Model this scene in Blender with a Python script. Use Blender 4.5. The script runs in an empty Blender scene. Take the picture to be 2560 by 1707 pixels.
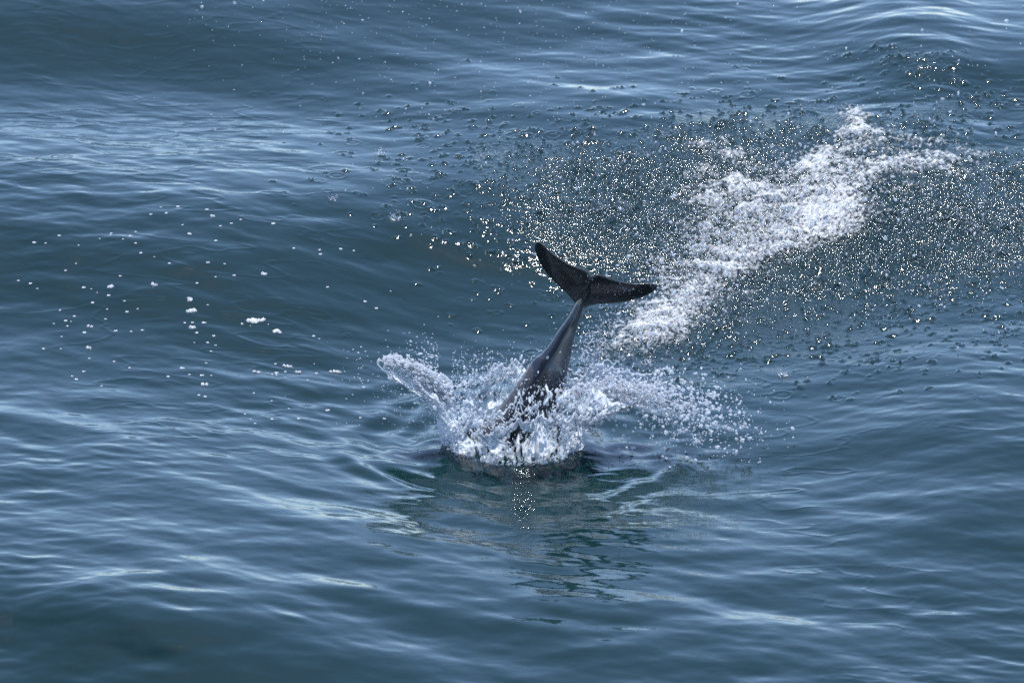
import bpy, math
import numpy as np
from mathutils import Vector

R = math.radians
rng = np.random.default_rng(11)
sc = bpy.context.scene

# ------------------------------------------------------------------ camera
PITCH, DIST, WIDE = R(21.0), 30.0, 5.0          # 5 m of sea fill the width at 30 m
CP, SP = math.cos(PITCH), math.sin(PITCH)
CAM = np.array([0.0, -DIST * CP, DIST * SP])
cam = bpy.data.cameras.new('camera')
cam.sensor_width = 36.0
cam.lens = 36.0 * DIST / WIDE
cam.clip_start, cam.clip_end = 0.5, 20000.0
cam.dof.use_dof = True
cam.dof.focus_distance = DIST - 0.2
cam.dof.aperture_fstop = 3.6
cam_o = bpy.data.objects.new('camera', cam)
cam_o.location = CAM
cam_o.rotation_euler = (math.pi / 2 - PITCH, 0, 0)
sc.collection.objects.link(cam_o)
sc.camera = cam_o

# ------------------------------------------------------------------ sky, sun, exposure
SUN_EL, SUN_AZ = 65.5, 3.0                       # high, ahead of the camera
world = bpy.data.worlds.new('World')
sc.world = world
world.use_nodes = True
wn = world.node_tree
bg = wn.nodes['Background']
sky = wn.nodes.new('ShaderNodeTexSky')
sky.sky_type = 'NISHITA'
sky.sun_disc = False
sky.sun_elevation = R(SUN_EL)
sky.sun_rotation = R(SUN_AZ)
sky.altitude = 0
sky.air_density = 0.65
sky.dust_density = 0.2
sky.ozone_density = 0.9
wn.links.new(sky.outputs[0], bg.inputs[0])
bg.inputs[1].default_value = 0.15
sun = bpy.data.lights.new('sun', 'SUN')
sun.energy = 2.45
sun.angle = R(0.55)
sun.color = (1.0, 0.98, 0.95)
sun_o = bpy.data.objects.new('sun', sun)
sd = Vector((math.sin(R(SUN_AZ)) * math.cos(R(SUN_EL)), math.cos(R(SUN_AZ)) * math.cos(R(SUN_EL)), math.sin(R(SUN_EL))))
sun_o.rotation_euler = sd.to_track_quat('Z', 'Y').to_euler()
sc.collection.objects.link(sun_o)
vs = sc.view_settings
vs.view_transform = 'Standard'
vs.look = 'None'
vs.exposure = 1.2
vs.gamma = 1.0
vs.use_curve_mapping = False
sc.cycles.use_denoising = False
sc.cycles.caustics_reflective = False
sc.cycles.caustics_refractive = False
sc.cycles.sample_clamp_indirect = 0.6
sc.cycles.blur_glossy = 1.0
sc.cycles.max_bounces = 8
sc.cycles.transparent_max_bounces = 16

# ------------------------------------------------------------------ helpers
PX = 2560.0 / WIDE                                # photo pixels per metre at 30 m


def ray(px, py):
    """unit direction of the sight line through a photo pixel"""
    u = (np.asarray(px, float) - 1280) / PX / DIST
    v = -(np.asarray(py, float) - 853.5) / PX / DIST
    d = np.stack([u, CP + v * SP, -SP + v * CP], -1)
    return d / np.linalg.norm(d, axis=-1, keepdims=True)


def at_y(px, py, y):
    d = ray(px, py)
    t = (np.asarray(y) - CAM[1]) / d[..., 1]
    return CAM + d * t[..., None]


def project(p):
    q = np.asarray(p, float) - CAM
    f = q[..., 1] * CP - q[..., 2] * SP
    return (1280 + q[..., 0] / f * DIST * PX,
            853.5 - (q[..., 1] * SP + q[..., 2] * CP) / f * DIST * PX)


def hash2(ix, iy, seed):
    h = (ix.astype(np.int64) * 374761393 + iy.astype(np.int64) * 668265263 + seed * 974634777) & 0x7fffffff
    h = ((h ^ (h >> 13)) * 1274126177) & 0x7fffffff
    h = h ^ (h >> 16)
    return (h & 0xffff) / 65535.0


def noise(x, y, seed):
    ix, iy = np.floor(x), np.floor(y)
    fx, fy = x - ix, y - iy
    fx = fx * fx * fx * (fx * (fx * 6 - 15) + 10)
    fy = fy * fy * fy * (fy * (fy * 6 - 15) + 10)
    ix, iy = ix.astype(np.int64), iy.astype(np.int64)
    a, b = hash2(ix, iy, seed), hash2(ix + 1, iy, seed)
    c, d = hash2(ix, iy + 1, seed), hash2(ix + 1, iy + 1, seed)
    return (a + (b - a) * fx) * (1 - fy) + (c + (d - c) * fx) * fy - 0.5


def fbm(x, y, seed, octv=4, gain=0.5):
    s, a, t = 0, 1.0, 0
    for o in range(octv):
        c, n = math.cos(o * 0.7), math.sin(o * 0.7)
        s = s + a * noise((x * c - y * n) * 2 ** o + 17.3 * o, (x * n + y * c) * 2 ** o - 9.1 * o, seed + o * 7)
        t += a
        a *= gain
    return s / t * 2          # about -1 .. 1, mostly within +-.5


def sstep(a, b, x):
    t = np.clip((x - a) / (b - a), 0, 1)
    return t * t * (3 - 2 * t)


def blobs(px, py, lst):
    s = 0
    for cx, cy, rx, ry, rot, val in lst:
        c, n = math.cos(R(rot)), math.sin(R(rot))
        dx, dy = px - cx, py - cy
        a, b = (dx * c + dy * n) / rx, (-dx * n + dy * c) / ry
        s = s + val * np.exp(-(a * a + b * b))
    return s


def mesh_obj(name, verts, faces, mat=None, parent=None, smooth=True):
    """faces: (n,3) or (n,4) array or a list of both"""
    fl = faces if isinstance(faces, list) else [faces]
    fl = [np.asarray(f, np.int32) for f in fl if len(f)]
    me = bpy.data.meshes.new(name)
    me.vertices.add(len(verts))
    me.vertices.foreach_set('co', np.asarray(verts, np.float32).ravel())
    loops = np.concatenate([f.ravel() for f in fl])
    tot = np.concatenate([np.full(len(f), f.shape[1], np.int32) for f in fl])
    start = np.concatenate([[0], np.cumsum(tot)[:-1]]).astype(np.int32)
    me.loops.add(len(loops))
    me.loops.foreach_set('vertex_index', loops)
    me.polygons.add(len(tot))
    me.polygons.foreach_set('loop_start', start)
    me.polygons.foreach_set('loop_total', tot)
    if smooth:
        me.polygons.foreach_set('use_smooth', np.ones(len(tot), bool))
    me.update(calc_edges=True)
    if mat:
        me.materials.append(mat)
    o = bpy.data.objects.new(name, me)
    sc.collection.objects.link(o)
    if parent:
        o.parent = parent
    return o


def tag(o, label=None, cat=None, group=None, kind=None):
    for k, v in (('label', label), ('category', cat), ('group', group), ('kind', kind)):
        if v:
            o[k] = v
    return o


def attr(o, name, vals):
    a = o.data.attributes.new(name, 'FLOAT', 'POINT')
    a.data.foreach_set('value', np.asarray(vals, np.float32).ravel())


# drop templates: an octahedron for the finest spray, a subdivided one for larger drops
OV = np.array([[1, 0, 0], [-1, 0, 0], [0, 1, 0], [0, -1, 0], [0, 0, 1], [0, 0, -1]], float)
OF = np.array([[0, 2, 4], [2, 1, 4], [1, 3, 4], [3, 0, 4], [2, 0, 5], [1, 2, 5], [3, 1, 5], [0, 3, 5]])


def subdiv(v, f):
    v = [tuple(p) for p in v]
    cache, out = {}, []

    def mid(a, b):
        k = (min(a, b), max(a, b))
        if k not in cache:
            m = np.array(v[a]) + np.array(v[b])
            v.append(tuple(m / np.linalg.norm(m)))
            cache[k] = len(v) - 1
        return cache[k]
    for a, b, c in f:
        ab, bc, ca = mid(a, b), mid(b, c), mid(c, a)
        out += [[a, ab, ca], [ab, b, bc], [ca, bc, c], [ab, bc, ca]]
    return np.array(v), np.array(out)


SV, SF = subdiv(OV, OF)


def drops(name, pts, rad, mat, stretch=None, parent=None, big=0.005):
    """one mesh of many drops; stretch: direction * elongation"""
    pts, rad = np.asarray(pts, float), np.asarray(rad, float)
    V, F, base = [], [], 0
    for sel, tv, tf in ((rad < big, OV, OF), (rad >= big, SV, SF)):
        n = int(sel.sum())
        if not n:
            continue
        jit = 1 + 0.35 * (rng.random((n, 1, 3)) - 0.5)
        loc = tv[None] * rad[sel][:, None, None] * jit
        if stretch is not None:
            st = stretch[sel]
            ln = np.linalg.norm(st, axis=1, keepdims=True) + 1e-9
            dr = st / ln
            al = (loc * dr[:, None, :]).sum(-1, keepdims=True)
            loc = loc + dr[:, None, :] * al * ln[:, :, None]
        V.append((pts[sel][:, None, :] + loc).reshape(-1, 3))
        F.append((tf[None] + (np.arange(n) * len(tv))[:, None, None]).reshape(-1, 3) + base)
        base += n * len(tv)
    return mesh_obj(name, np.concatenate(V), np.concatenate(F), mat, parent)


# ------------------------------------------------------------------ materials
def new_mat(name):
    m = bpy.data.materials.new(name)
    m.use_nodes = True
    return m, m.node_tree.nodes, m.node_tree.links, m.node_tree.nodes['Principled BSDF']


def water_material():
    m, N, L, b = new_mat('sea_water')
    b.inputs['Base Color'].default_value = (0.0020, 0.0175, 0.0180, 1)
    b.inputs['Roughness'].default_value = 0.085
    b.inputs['IOR'].default_value = 1.333
    geo = N.new('ShaderNodeNewGeometry')
    dr = N.new('ShaderNodeAttribute')
    dr.attribute_name = 'pelted'
    mp = N.new('ShaderNodeMapping')
    mp.inputs['Scale'].default_value = (1, 1.0, 1)
    L.new(geo.outputs['Position'], mp.inputs['Vector'])
    n1 = N.new('ShaderNodeTexNoise')
    n1.inputs['Scale'].default_value = 42
    n1.inputs['Detail'].default_value = 3
    n1.inputs['Roughness'].default_value = 0.6
    L.new(mp.outputs[0], n1.inputs['Vector'])
    n2 = N.new('ShaderNodeTexNoise')
    n2.inputs['Scale'].default_value = 16
    n2.inputs['Detail'].default_value = 2
    L.new(mp.outputs[0], n2.inputs['Vector'])
    bp1 = N.new('ShaderNodeBump')
    bp1.inputs['Distance'].default_value = 0.004
    bp1.inputs['Strength'].default_value = 0.35
    L.new(n2.outputs['Fac'], bp1.inputs['Height'])
    bp2 = N.new('ShaderNodeBump')
    bp2.inputs['Distance'].default_value = 0.024
    L.new(dr.outputs['Fac'], bp2.inputs['Strength'])
    L.new(n1.outputs['Fac'], bp2.inputs['Height'])
    L.new(bp1.outputs[0], bp2.inputs['Normal'])
    L.new(bp2.outputs[0], b.inputs['Normal'])
    return m


def foam_material(name='foam', base=(0.87, 0.88, 0.87), scale=160, bump=0.006, lacy=False):
    m, N, L, b = new_mat(name)
    out = N['Material Output']
    b.inputs['Base Color'].default_value = (*base, 1)
    b.inputs['Roughness'].default_value = 0.35
    b.inputs['IOR'].default_value = 1.33
    tr = N.new('ShaderNodeBsdfTranslucent')
    tr.inputs[0].default_value = (*base, 1)
    mx = N.new('ShaderNodeMixShader')
    mx.inputs[0].default_value = 0.35
    geo = N.new('ShaderNodeNewGeometry')
    n1 = N.new('ShaderNodeTexNoise')
    n1.inputs['Scale'].default_value = scale
    n1.inputs['Detail'].default_value = 3
    L.new(geo.outputs['Position'], n1.inputs['Vector'])
    bp = N.new('ShaderNodeBump')
    bp.inputs['Distance'].default_value = bump
    bp.inputs['Strength'].default_value = 0.8
    L.new(n1.outputs['Fac'], bp.inputs['Height'])
    L.new(bp.outputs[0], b.inputs['Normal'])
    L.new(b.outputs[0], mx.inputs[1])
    L.new(tr.outputs[0], mx.inputs[2])
    if lacy:                                      # bubbles thin out to clear water at the ragged edges
        at = N.new('ShaderNodeAttribute')
        at.attribute_name = 'air'
        n2 = N.new('ShaderNodeTexNoise')
        n2.inputs['Scale'].default_value = 48
        n2.inputs['Detail'].default_value = 5
        n2.inputs['Roughness'].default_value = 0.7
        L.new(geo.outputs['Position'], n2.inputs['Vector'])
        m3 = N.new('ShaderNodeMath')
        m3.operation = 'MULTIPLY_ADD'
        m3.inputs[1].default_value = 5.5
        m3.inputs[2].default_value = -2.75
        L.new(n2.outputs['Fac'], m3.inputs[0])
        m4 = N.new('ShaderNodeMath')
        m4.operation = 'ADD'
        m4.use_clamp = True
        L.new(m3.outputs[0], m4.inputs[0])
        L.new(at.outputs['Fac'], m4.inputs[1])
        tp = N.new('ShaderNodeBsdfTransparent')
        m5 = N.new('ShaderNodeMixShader')
        L.new(m4.outputs[0], m5.inputs[0])
        L.new(tp.outputs[0], m5.inputs[1])
        L.new(mx.outputs[0], m5.inputs[2])
        L.new(m5.outputs[0], out.inputs['Surface'])
    else:
        L.new(mx.outputs[0], out.inputs['Surface'])
    return m


def drop_material(name='water_drop', clear=0.6, lo=0.35, hi=0.75):
    """fine water drops: clear body with a strong wet glint and milky white colour standing in for sun sparkle"""
    m, N, L, b = new_mat(name)
    out = N['Material Output']
    b.inputs['Base Color'].default_value = (0.85, 0.88, 0.92, 1)
    b.inputs['Roughness'].default_value = 0.18
    b.inputs['IOR'].default_value = 1.5
    tr = N.new('ShaderNodeBsdfTranslucent')
    tr.inputs[0].default_value = (0.88, 0.9, 0.93, 1)
    gl = N.new('ShaderNodeBsdfGlass')
    gl.inputs['Roughness'].default_value = 0.1
    gl.inputs['IOR'].default_value = 1.33
    m1 = N.new('ShaderNodeMixShader')
    m1.inputs[0].default_value = 0.62
    L.new(b.outputs[0], m1.inputs[1])
    L.new(tr.outputs[0], m1.inputs[2])
    m2 = N.new('ShaderNodeMixShader')
    gi = N.new('ShaderNodeNewGeometry')
    mr = N.new('ShaderNodeMapRange')
    mr.inputs['From Min'].default_value = lo
    mr.inputs['From Max'].default_value = hi
    mr.inputs['To Min'].default_value = 0.04
    mr.inputs['To Max'].default_value = clear
    L.new(gi.outputs['Random Per Island'], mr.inputs['Value'])
    L.new(mr.outputs[0], m2.inputs[0])
    L.new(m1.outputs[0], m2.inputs[1])
    L.new(gl.outputs[0], m2.inputs[2])
    L.new(m2.outputs[0], out.inputs['Surface'])
    return m


def film_material():
    """thin torn sheet of splash water: part clear, part white with air"""
    m, N, L, b = new_mat('splash_film')
    out = N['Material Output']
    b.inputs['Base Color'].default_value = (0.82, 0.86, 0.9, 1)
    b.inputs['Roughness'].default_value = 0.15
    b.inputs['IOR'].default_value = 1.33
    tr = N.new('ShaderNodeBsdfTranslucent')
    tr.inputs[0].default_value = (0.85, 0.89, 0.92, 1)
    tp = N.new('ShaderNodeBsdfTransparent')
    tp.inputs[0].default_value = (0.93, 0.96, 0.97, 1)
    m1 = N.new('ShaderNodeMixShader')
    m1.inputs[0].default_value = 0.58
    L.new(b.outputs[0], m1.inputs[1])
    L.new(tr.outputs[0], m1.inputs[2])
    at = N.new('ShaderNodeAttribute')
    at.attribute_name = 'air'
    m2 = N.new('ShaderNodeMixShader')
    L.new(at.outputs['Fac'], m2.inputs[0])
    L.new(tp.outputs[0], m2.inputs[1])
    L.new(m1.outputs[0], m2.inputs[2])
    geo = N.new('ShaderNodeNewGeometry')
    n1 = N.new('ShaderNodeTexNoise')
    n1.inputs['Scale'].default_value = 70
    n1.inputs['Detail'].default_value = 3
    L.new(geo.outputs['Position'], n1.inputs['Vector'])
    bp = N.new('ShaderNodeBump')
    bp.inputs['Distance'].default_value = 0.012
    L.new(n1.outputs['Fac'], bp.inputs['Height'])
    L.new(bp.outputs[0], b.inputs['Normal'])
    L.new(m2.outputs[0], out.inputs['Surface'])
    return m


def skin_material():
    m, N, L, b = new_mat('dolphin_skin')
    at = N.new('ShaderNodeAttribute')
    at.attribute_name = 'pigment'
    cr = N.new('ShaderNodeValToRGB')
    cr.color_ramp.elements[0].color = (0.006, 0.005, 0.0055, 1)
    cr.color_ramp.elements[1].color = (0.09, 0.09, 0.093, 1)
    n = N.new('ShaderNodeTexNoise')
    n.inputs['Scale'].default_value = 14
    n.inputs['Detail'].default_value = 2
    tc = N.new('ShaderNodeTexCoord')
    L.new(tc.outputs['Object'], n.inputs['Vector'])
    ma = N.new('ShaderNodeMath')
    ma.operation = 'MULTIPLY_ADD'
    ma.inputs[1].default_value = 0.08
    L.new(n.outputs['Fac'], ma.inputs[0])
    L.new(at.outputs['Fac'], ma.inputs[2])
    sb = N.new('ShaderNodeMath')
    sb.operation = 'SUBTRACT'
    sb.inputs[1].default_value = 0.04
    L.new(ma.outputs[0], sb.inputs[0])
    L.new(sb.outputs[0], cr.inputs[0])
    L.new(cr.outputs[0], b.inputs['Base Color'])
    b.inputs['Roughness'].default_value = 0.26
    b.inputs['IOR'].default_value = 1.4
    b.inputs['Coat Weight'].default_value = 0.35
    b.inputs['Coat Roughness'].default_value = 0.09
    return m


M_SPLASH = drop_material('splash_drop', 0.22)
M_BEAD = drop_material('striking_drop', 0.95, 0.34, 0.42)  # the white share of these drops stands in for sun glints
M_LACE = foam_material('lacy_foam', scale=110, bump=0.008, lacy=True)
M_WATER, M_FOAM, M_DROP, M_FILM, M_SKIN = water_material(), foam_material(), drop_material(), film_material(), skin_material()

# ------------------------------------------------------------------ the swell
# slope towards the viewer (rise with distance) of the broad waves: cx, cy, rx, ry, tilt, slope
SWELL = [
    (350, 110, 620, 120, 6, 0.24), (-100, 150, 300, 160, 0, 0.08), (1050, 30, 420, 70, 10, 0.12),
    (1600, 60, 420, 60, 10, 0.06),
    (500, 370, 900, 100, 4, -0.08), (1500, 200, 500, 90, 4, -0.05), (2300, 10, 400, 70, 8, -0.015),
    (500, 730, 650, 170, 5, 0.215), (1250, 640, 420, 140, 8, 0.19), (0, 640, 220, 140, 10, 0.08),
    (1850, 520, 620, 200, 4, 0.21), (2450, 560, 400, 170, 5, 0.11),
    (2400, 190, 240, 55, 8, 0.23), (2250, 300, 300, 50, 0, -0.02),
    (2300, 850, 400, 70, 3, -0.05),
    (600, 1090, 900, 90, 6, -0.05), (1300, 1320, 1000, 100, 3, -0.06), (300, 1400, 500, 70, 4, -0.05),
    (300, 1620, 560, 100, 12, 0.31), (1000, 1560, 420, 70, 14, 0.06), (2540, 1330, 300, 170, -8, 0.10),
    (1400, 1450, 1500, 260, 0, -0.025), (2150, 1130, 350, 40, 0, 0.06), (1950, 1420, 500, 60, 10, 0.05), (1500, 1640, 500, 60, 10, 0.10),
]


def swell_grid():
    xs = np.linspace(-5.5, 5.5, 221)
    pys = np.arange(2700, -1300, -4.0)
    y = np.full_like(xs, 0.0)
    phi0 = math.atan2(SP + (2700 - 853.5) / PX / DIST * CP, CP - (2700 - 853.5) / PX / DIST * SP)
    z = np.full_like(xs, -0.10)
    y[:] = CAM[1] + (CAM[2] + 0.10) / math.tan(phi0)
    Y, Z = [y.copy()], [z.copy()]
    for a, b in zip(pys[:-1], pys[1:]):
        v0, v1 = -(a - 853.5) / PX / DIST, -(b - 853.5) / PX / DIST
        f0, f1 = PITCH - math.atan(v0), PITCH - math.atan(v1)
        q = y - CAM[1]
        h = CAM[2] - z
        r = np.sqrt(q * q + h * h)
        px = 1280 + xs / r * DIST * PX
        s = np.clip(-0.025 + blobs(np.clip(px, 30, 2500), a, SWELL), -0.24, 0.5)
        s = s * sstep(2650, 2000, np.full_like(xs, a)) * sstep(-1200, -500, np.full_like(xs, a))
        dy = r * (f0 - f1) / (math.sin(f0) + s * math.cos(f0))
        y = y + dy
        z = z + s * dy
        Y.append(y.copy())
        Z.append(z.copy())
    Y, Z = np.array(Y), np.array(Z)
    yr = np.linspace(-9.0, 14.0, 921)
    out = np.stack([np.interp(yr, Y[:, i], Z[:, i]) for i in range(len(xs))], 1)
    fade = sstep(-9, -5.5, yr) * (1 - sstep(7, 13.5, yr))
    return xs, yr, out * fade[:, None]


SX, SY, SZ = swell_grid()


def bil(gx, gy, g, x, y):
    fx = np.clip((x - gx[0]) / (gx[1] - gx[0]), 0, len(gx) - 1.001)
    fy = np.clip((y - gy[0]) / (gy[1] - gy[0]), 0, len(gy) - 1.001)
    ix, iy = fx.astype(int), fy.astype(int)
    fx, fy = fx - ix, fy - iy
    return (g[iy, ix] * (1 - fx) + g[iy, ix + 1] * fx) * (1 - fy) + (g[iy + 1, ix] * (1 - fx) + g[iy + 1, ix + 1] * fx) * fy


# ------------------------------------------------------------------ wind ripples from a wave spectrum
def spectrum(nx, ny, lx, ly, lmax, lmin, power, dirs, seed, rms):
    g = np.random.default_rng(seed)
    kx = np.fft.fftfreq(nx, lx / nx) * 2 * np.pi
    ky = np.fft.fftfreq(ny, ly / ny) * 2 * np.pi
    KX, KY = np.meshgrid(kx, ky)
    K = np.hypot(KX, KY) + 1e-6
    th = np.arctan2(KY, KX)
    D = 0
    for a, sp, w in dirs:
        D = D + w * np.abs(np.cos((th - R(a)))) ** sp
    A = K ** (-power) * np.exp(-(2 * np.pi / lmax / K) ** 4) * np.exp(-(K * lmin / 2 / np.pi) ** 2) * np.sqrt(D)
    H = A * (g.normal(size=K.shape) + 1j * g.normal(size=K.shape))
    z = np.fft.ifft2(H).real
    sy = np.gradient(z, ly / ny, axis=0)
    return z * (rms / sy.std())


TX, TY = 9.0, 15.0
MID = spectrum(512, 512, 9.0, 15.0, 1.5, 0.42, 2.3, [(58, 10, 1.0), (98, 8, 0.6)], 15, 0.024)
RIP = spectrum(1024, 1280, TX, TY, 0.60, 0.075, 2.5, [(62, 20, 1.0), (92, 16, 0.9), (120, 10, 0.2), (40, 10, 0.15)], 5, 0.043)
MIC = spectrum(1024, 1280, TX, TY, 0.24, 0.04, 2.1, [(64, 12, 1.0), (94, 14, 1.0)], 9, 0.036)


def tile(g, x, y):
    ny, nx = g.shape
    fx, fy = (x / TX * nx) % nx, (y / TY * ny) % ny
    ix, iy = np.floor(fx).astype(int) % nx, np.floor(fy).astype(int) % ny
    fx, fy = fx - np.floor(fx), fy - np.floor(fy)
    jx, jy = (ix + 1) % nx, (iy + 1) % ny
    return (g[iy, ix] * (1 - fx) + g[iy, jx] * fx) * (1 - fy) + (g[jy, ix] * (1 - fx) + g[jy, jx] * fx) * fy


def surface_px(px, py):
    """point of the broad swell under a photo pixel"""
    px, py = np.atleast_1d(np.asarray(px, float)), np.atleast_1d(np.asarray(py, float))
    d = ray(px, py)
    t = CAM[2] / -d[:, 2]
    for _ in range(14):
        p = CAM + d * t[:, None]
        t = t + 0.7 * (p[:, 2] - bil(SX, SY, SZ, p[:, 0], p[:, 1])) / (-d[:, 2])
    return CAM + d * t[:, None]


ENTRY = surface_px(1305, 1122)[0]                 # where the body goes in

# where falling drops pelt the water, and where foam lies (photo pixels)
PELT = [
    (1400, 420, 330, 70, 12, 0.5), (1500, 560, 300, 130, 0, 0.6), (1750, 450, 330, 150, 0, 0.75),
    (2050, 650, 420, 190, 0, 0.85), (2420, 560, 260, 160, 8, 0.85), (2500, 400, 120, 70, 0, 0.6), (1750, 800, 260, 90, 0, 0.6),
    (1950, 330, 330, 50, 0, 0.55), (2300, 160, 110, 40, 8, 0.55), (2330, 290, 200, 28, -12, 0.6), (1150, 500, 260, 80, 12, 0.22),
]
FOAM = [
    (1775, 358, 75, 32, 15, 0.62), (1875, 400, 80, 26, 15, 0.55), (1850, 462, 130, 28, 12, 0.80), (1760, 500, 60, 24, 10, 0.45),
    (1960, 520, 200, 40, 6, 0.92), (2090, 500, 170, 36, -6, 0.92), (2060, 400, 65, 42, -20, 0.85), (1985, 440, 90, 26, 0, 0.70),
    (2150, 415, 150, 36, -6, 0.82), (2165, 335, 60, 30, 0, 0.75), (2135, 285, 32, 34, 30, 0.72), (2230, 370, 80, 26, -10, 0.5),
    (1930, 560, 160, 36, 0, 0.88), (1935, 605, 140, 38, 4, 0.85), (1840, 660, 130, 48, -20, 0.72), (1760, 720, 105, 52, -30, 0.62),
    (1645, 815, 115, 44, -12, 0.80), (1560, 855, 90, 32, -10, 0.62), (1710, 765, 95, 42, -20, 0.58), (1690, 690, 110, 50, -30, 0.35),
    (2330, 415, 190, 32, -4, 0.46), (2390, 380, 100, 26, -12, 0.32), (2080, 565, 160, 34, 0, 0.58),
]


def pelt_at(px, py):
    return np.clip(blobs(px, py, PELT), 0, 1.1)


def foam_at(px, py):
    return np.clip(blobs(px, py, FOAM), 0, 1.15)


# ------------------------------------------------------------------ the sea: one sheet out to the horizon
def axis(lo, hi, fine, m1, step1, far):
    a = list(np.arange(lo, hi + 1e-6, fine))
    b = list(np.arange(a[-1] + step1, hi + m1, step1))
    c = list(np.arange(lo - step1, lo - m1, -step1))
    up, s = [], step1
    v = b[-1]
    while v < far:
        s *= 1.45
        v += s
        up.append(v)
    dn, s, v = [], step1, c[-1]
    while v > -far:
        s *= 1.45
        v -= s
        dn.append(v)
    return np.array(dn[::-1] + c[::-1] + a + b + up)


gx = axis(-2.70, 2.70, 0.0068, 1.3, 0.03, 9000)
yb, yt = -4.1, 6.4
d_lo, d_hi = surface_px(1700, 930)[0][1], surface_px(1700, 230)[0][1]
ya = axis(yb, yt, 0.0125, 1.4, 0.04, 9000)
g_lo, g_hi = ENTRY[1] - 1.3, ENTRY[1] - 0.15
gy = np.concatenate([ya[ya < g_lo - 0.004], np.arange(g_lo, g_hi, 0.008), ya[(ya > g_hi + 0.004) & (ya < d_lo - 0.003)],
                     np.arange(d_lo, d_hi, 0.0082), ya[ya > d_hi + 0.004]])
print('sea grid', len(gx), len(gy), 'drizzle', d_lo, d_hi)
GX, GY = np.meshgrid(gx, gy)
near = np.exp(-np.maximum(0, np.maximum(np.abs(GX) - 4, np.abs(GY - 1) - 7)) / 3.0)
GZ = bil(SX, SY, SZ, np.clip(GX, -5.4, 5.4), GY) * near * (1 - sstep(4.2, 5.4, np.abs(GX)))
PXX, PYY = project(np.stack([GX, GY, GZ], -1))
vis = (np.abs(GX) < 4.2) & (GY > -6) & (GY < 8.5)
PEL = np.where(vis, pelt_at(PXX, PYY), 0)
# broken edge of the pelted patch
PEL = PEL * sstep(-0.45, 0.25, fbm(GX * 3, GY * 2, 3, 4) + PEL - 0.25) * vis
calm = sstep(-0.3, 0.45, fbm(GX * 0.55, GY * 0.42, 21, 3))
rip = tile(RIP, GX, GY)
GZ = GZ + rip * (0.6 + 0.8 * calm) * (1 + 0.30 * sstep(0.0, -2.5, GY) - 0.35 * sstep(1.5, 3.5, GY)) * (1 - 0.35 * np.clip(PEL, 0, 1)) * near
GZ = GZ + tile(MID, GX, GY) * near * (0.55 + 0.55 * sstep(0.5, -2.0, GY))
GZ = GZ + tile(MIC, GX, GY) * (0.45 + 0.8 * sstep(-0.2, 0.5, fbm(GX * 0.9 + 4, GY * 0.6, 33, 3))) * near
# thin creases where slicks meet ripples
cz = fbm(GX * 1.9 + 0.6 * GY, GY * 5.5, 57, 3)
cm = sstep(0.05, 0.4, fbm(GX * 0.6 + 9, GY * 0.45, 61, 3)) * (1 - np.clip(PEL * 2, 0, 1))
GZ = GZ + 0.0020 * np.exp(-(cz / 0.035) ** 2) * cm * near
# mound pushed up round the diving body, hollow in front
ex, ey = GX - ENTRY[0] + 0.05, GY - ENTRY[1] + 0.03
rr = np.hypot(ex / 0.95, ey)
GZ = GZ + 0.040 * np.exp(-((rr - 0.35) / np.where(rr < 0.35, 0.16, 0.13)) ** 2) * 1.0 \
    + 0.006 * np.cos((rr - 0.36) * 26 + 3 * fbm(GX * 3, GY * 3, 151, 2)) * np.exp(-((rr - 0.75) / 0.3) ** 2)
# choppy water in front where the shed drops fall (the glitter)
fr = np.exp(-((ex - 0.05) / 0.055) ** 2 - ((ey + 0.80) / 0.45) ** 2) + 0.06 * np.exp(-((ex - 0.2) / 0.4) ** 2 - ((ey + 0.75) / 0.4) ** 2)
GZ = GZ + 0.0060 * np.sin(78 * GY + 3.0 * fbm(GX * 7, GY * 5, 141, 3) + 2 * GX) * np.clip(fr, 0, 1) * (0.5 + fbm(GX * 9, GY * 9, 143, 2))
# impacts of single drops: craters and rings
IMP = []


def impact(px, py, size, depth, ring):
    IMP.append((px, py, size, depth, ring))


n = 60000
cx_, cy_ = rng.uniform(650, 2600, n), rng.uniform(100, 1000, n)
pr = pelt_at(cx_, cy_)
keep = rng.random(n) < np.where(pr < 0.32, pr * 0.42, 0.13 + 0.10 * pr) * (0.3 + 1.4 * sstep(-0.35, 0.45, fbm(cx_ / 60, cy_ / 26, 131, 4, 0.6)))
edge = (pr < 0.32)
for a, b, e in zip(cx_[keep], cy_[keep], edge[keep]):
    impact(a, b, rng.uniform(0.006, 0.014) * (1.2 if e else 1), rng.uniform(0.0015, 0.0065), False)
for _ in range(150):                              # faint rings at the rim of the pelted water
    a, b = rng.uniform(650, 2560), rng.uniform(200, 1000)
    v = float(pelt_at(np.array(a), np.array(b)))
    if 0.03 < v < 0.45:
        impact(a, b, rng.uniform(0.022, 0.055), rng.uniform(0.0016, 0.003), True)
IP = np.array([(i[0], i[1]) for i in IMP])
IW = surface_px(IP[:, 0], IP[:, 1])
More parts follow.
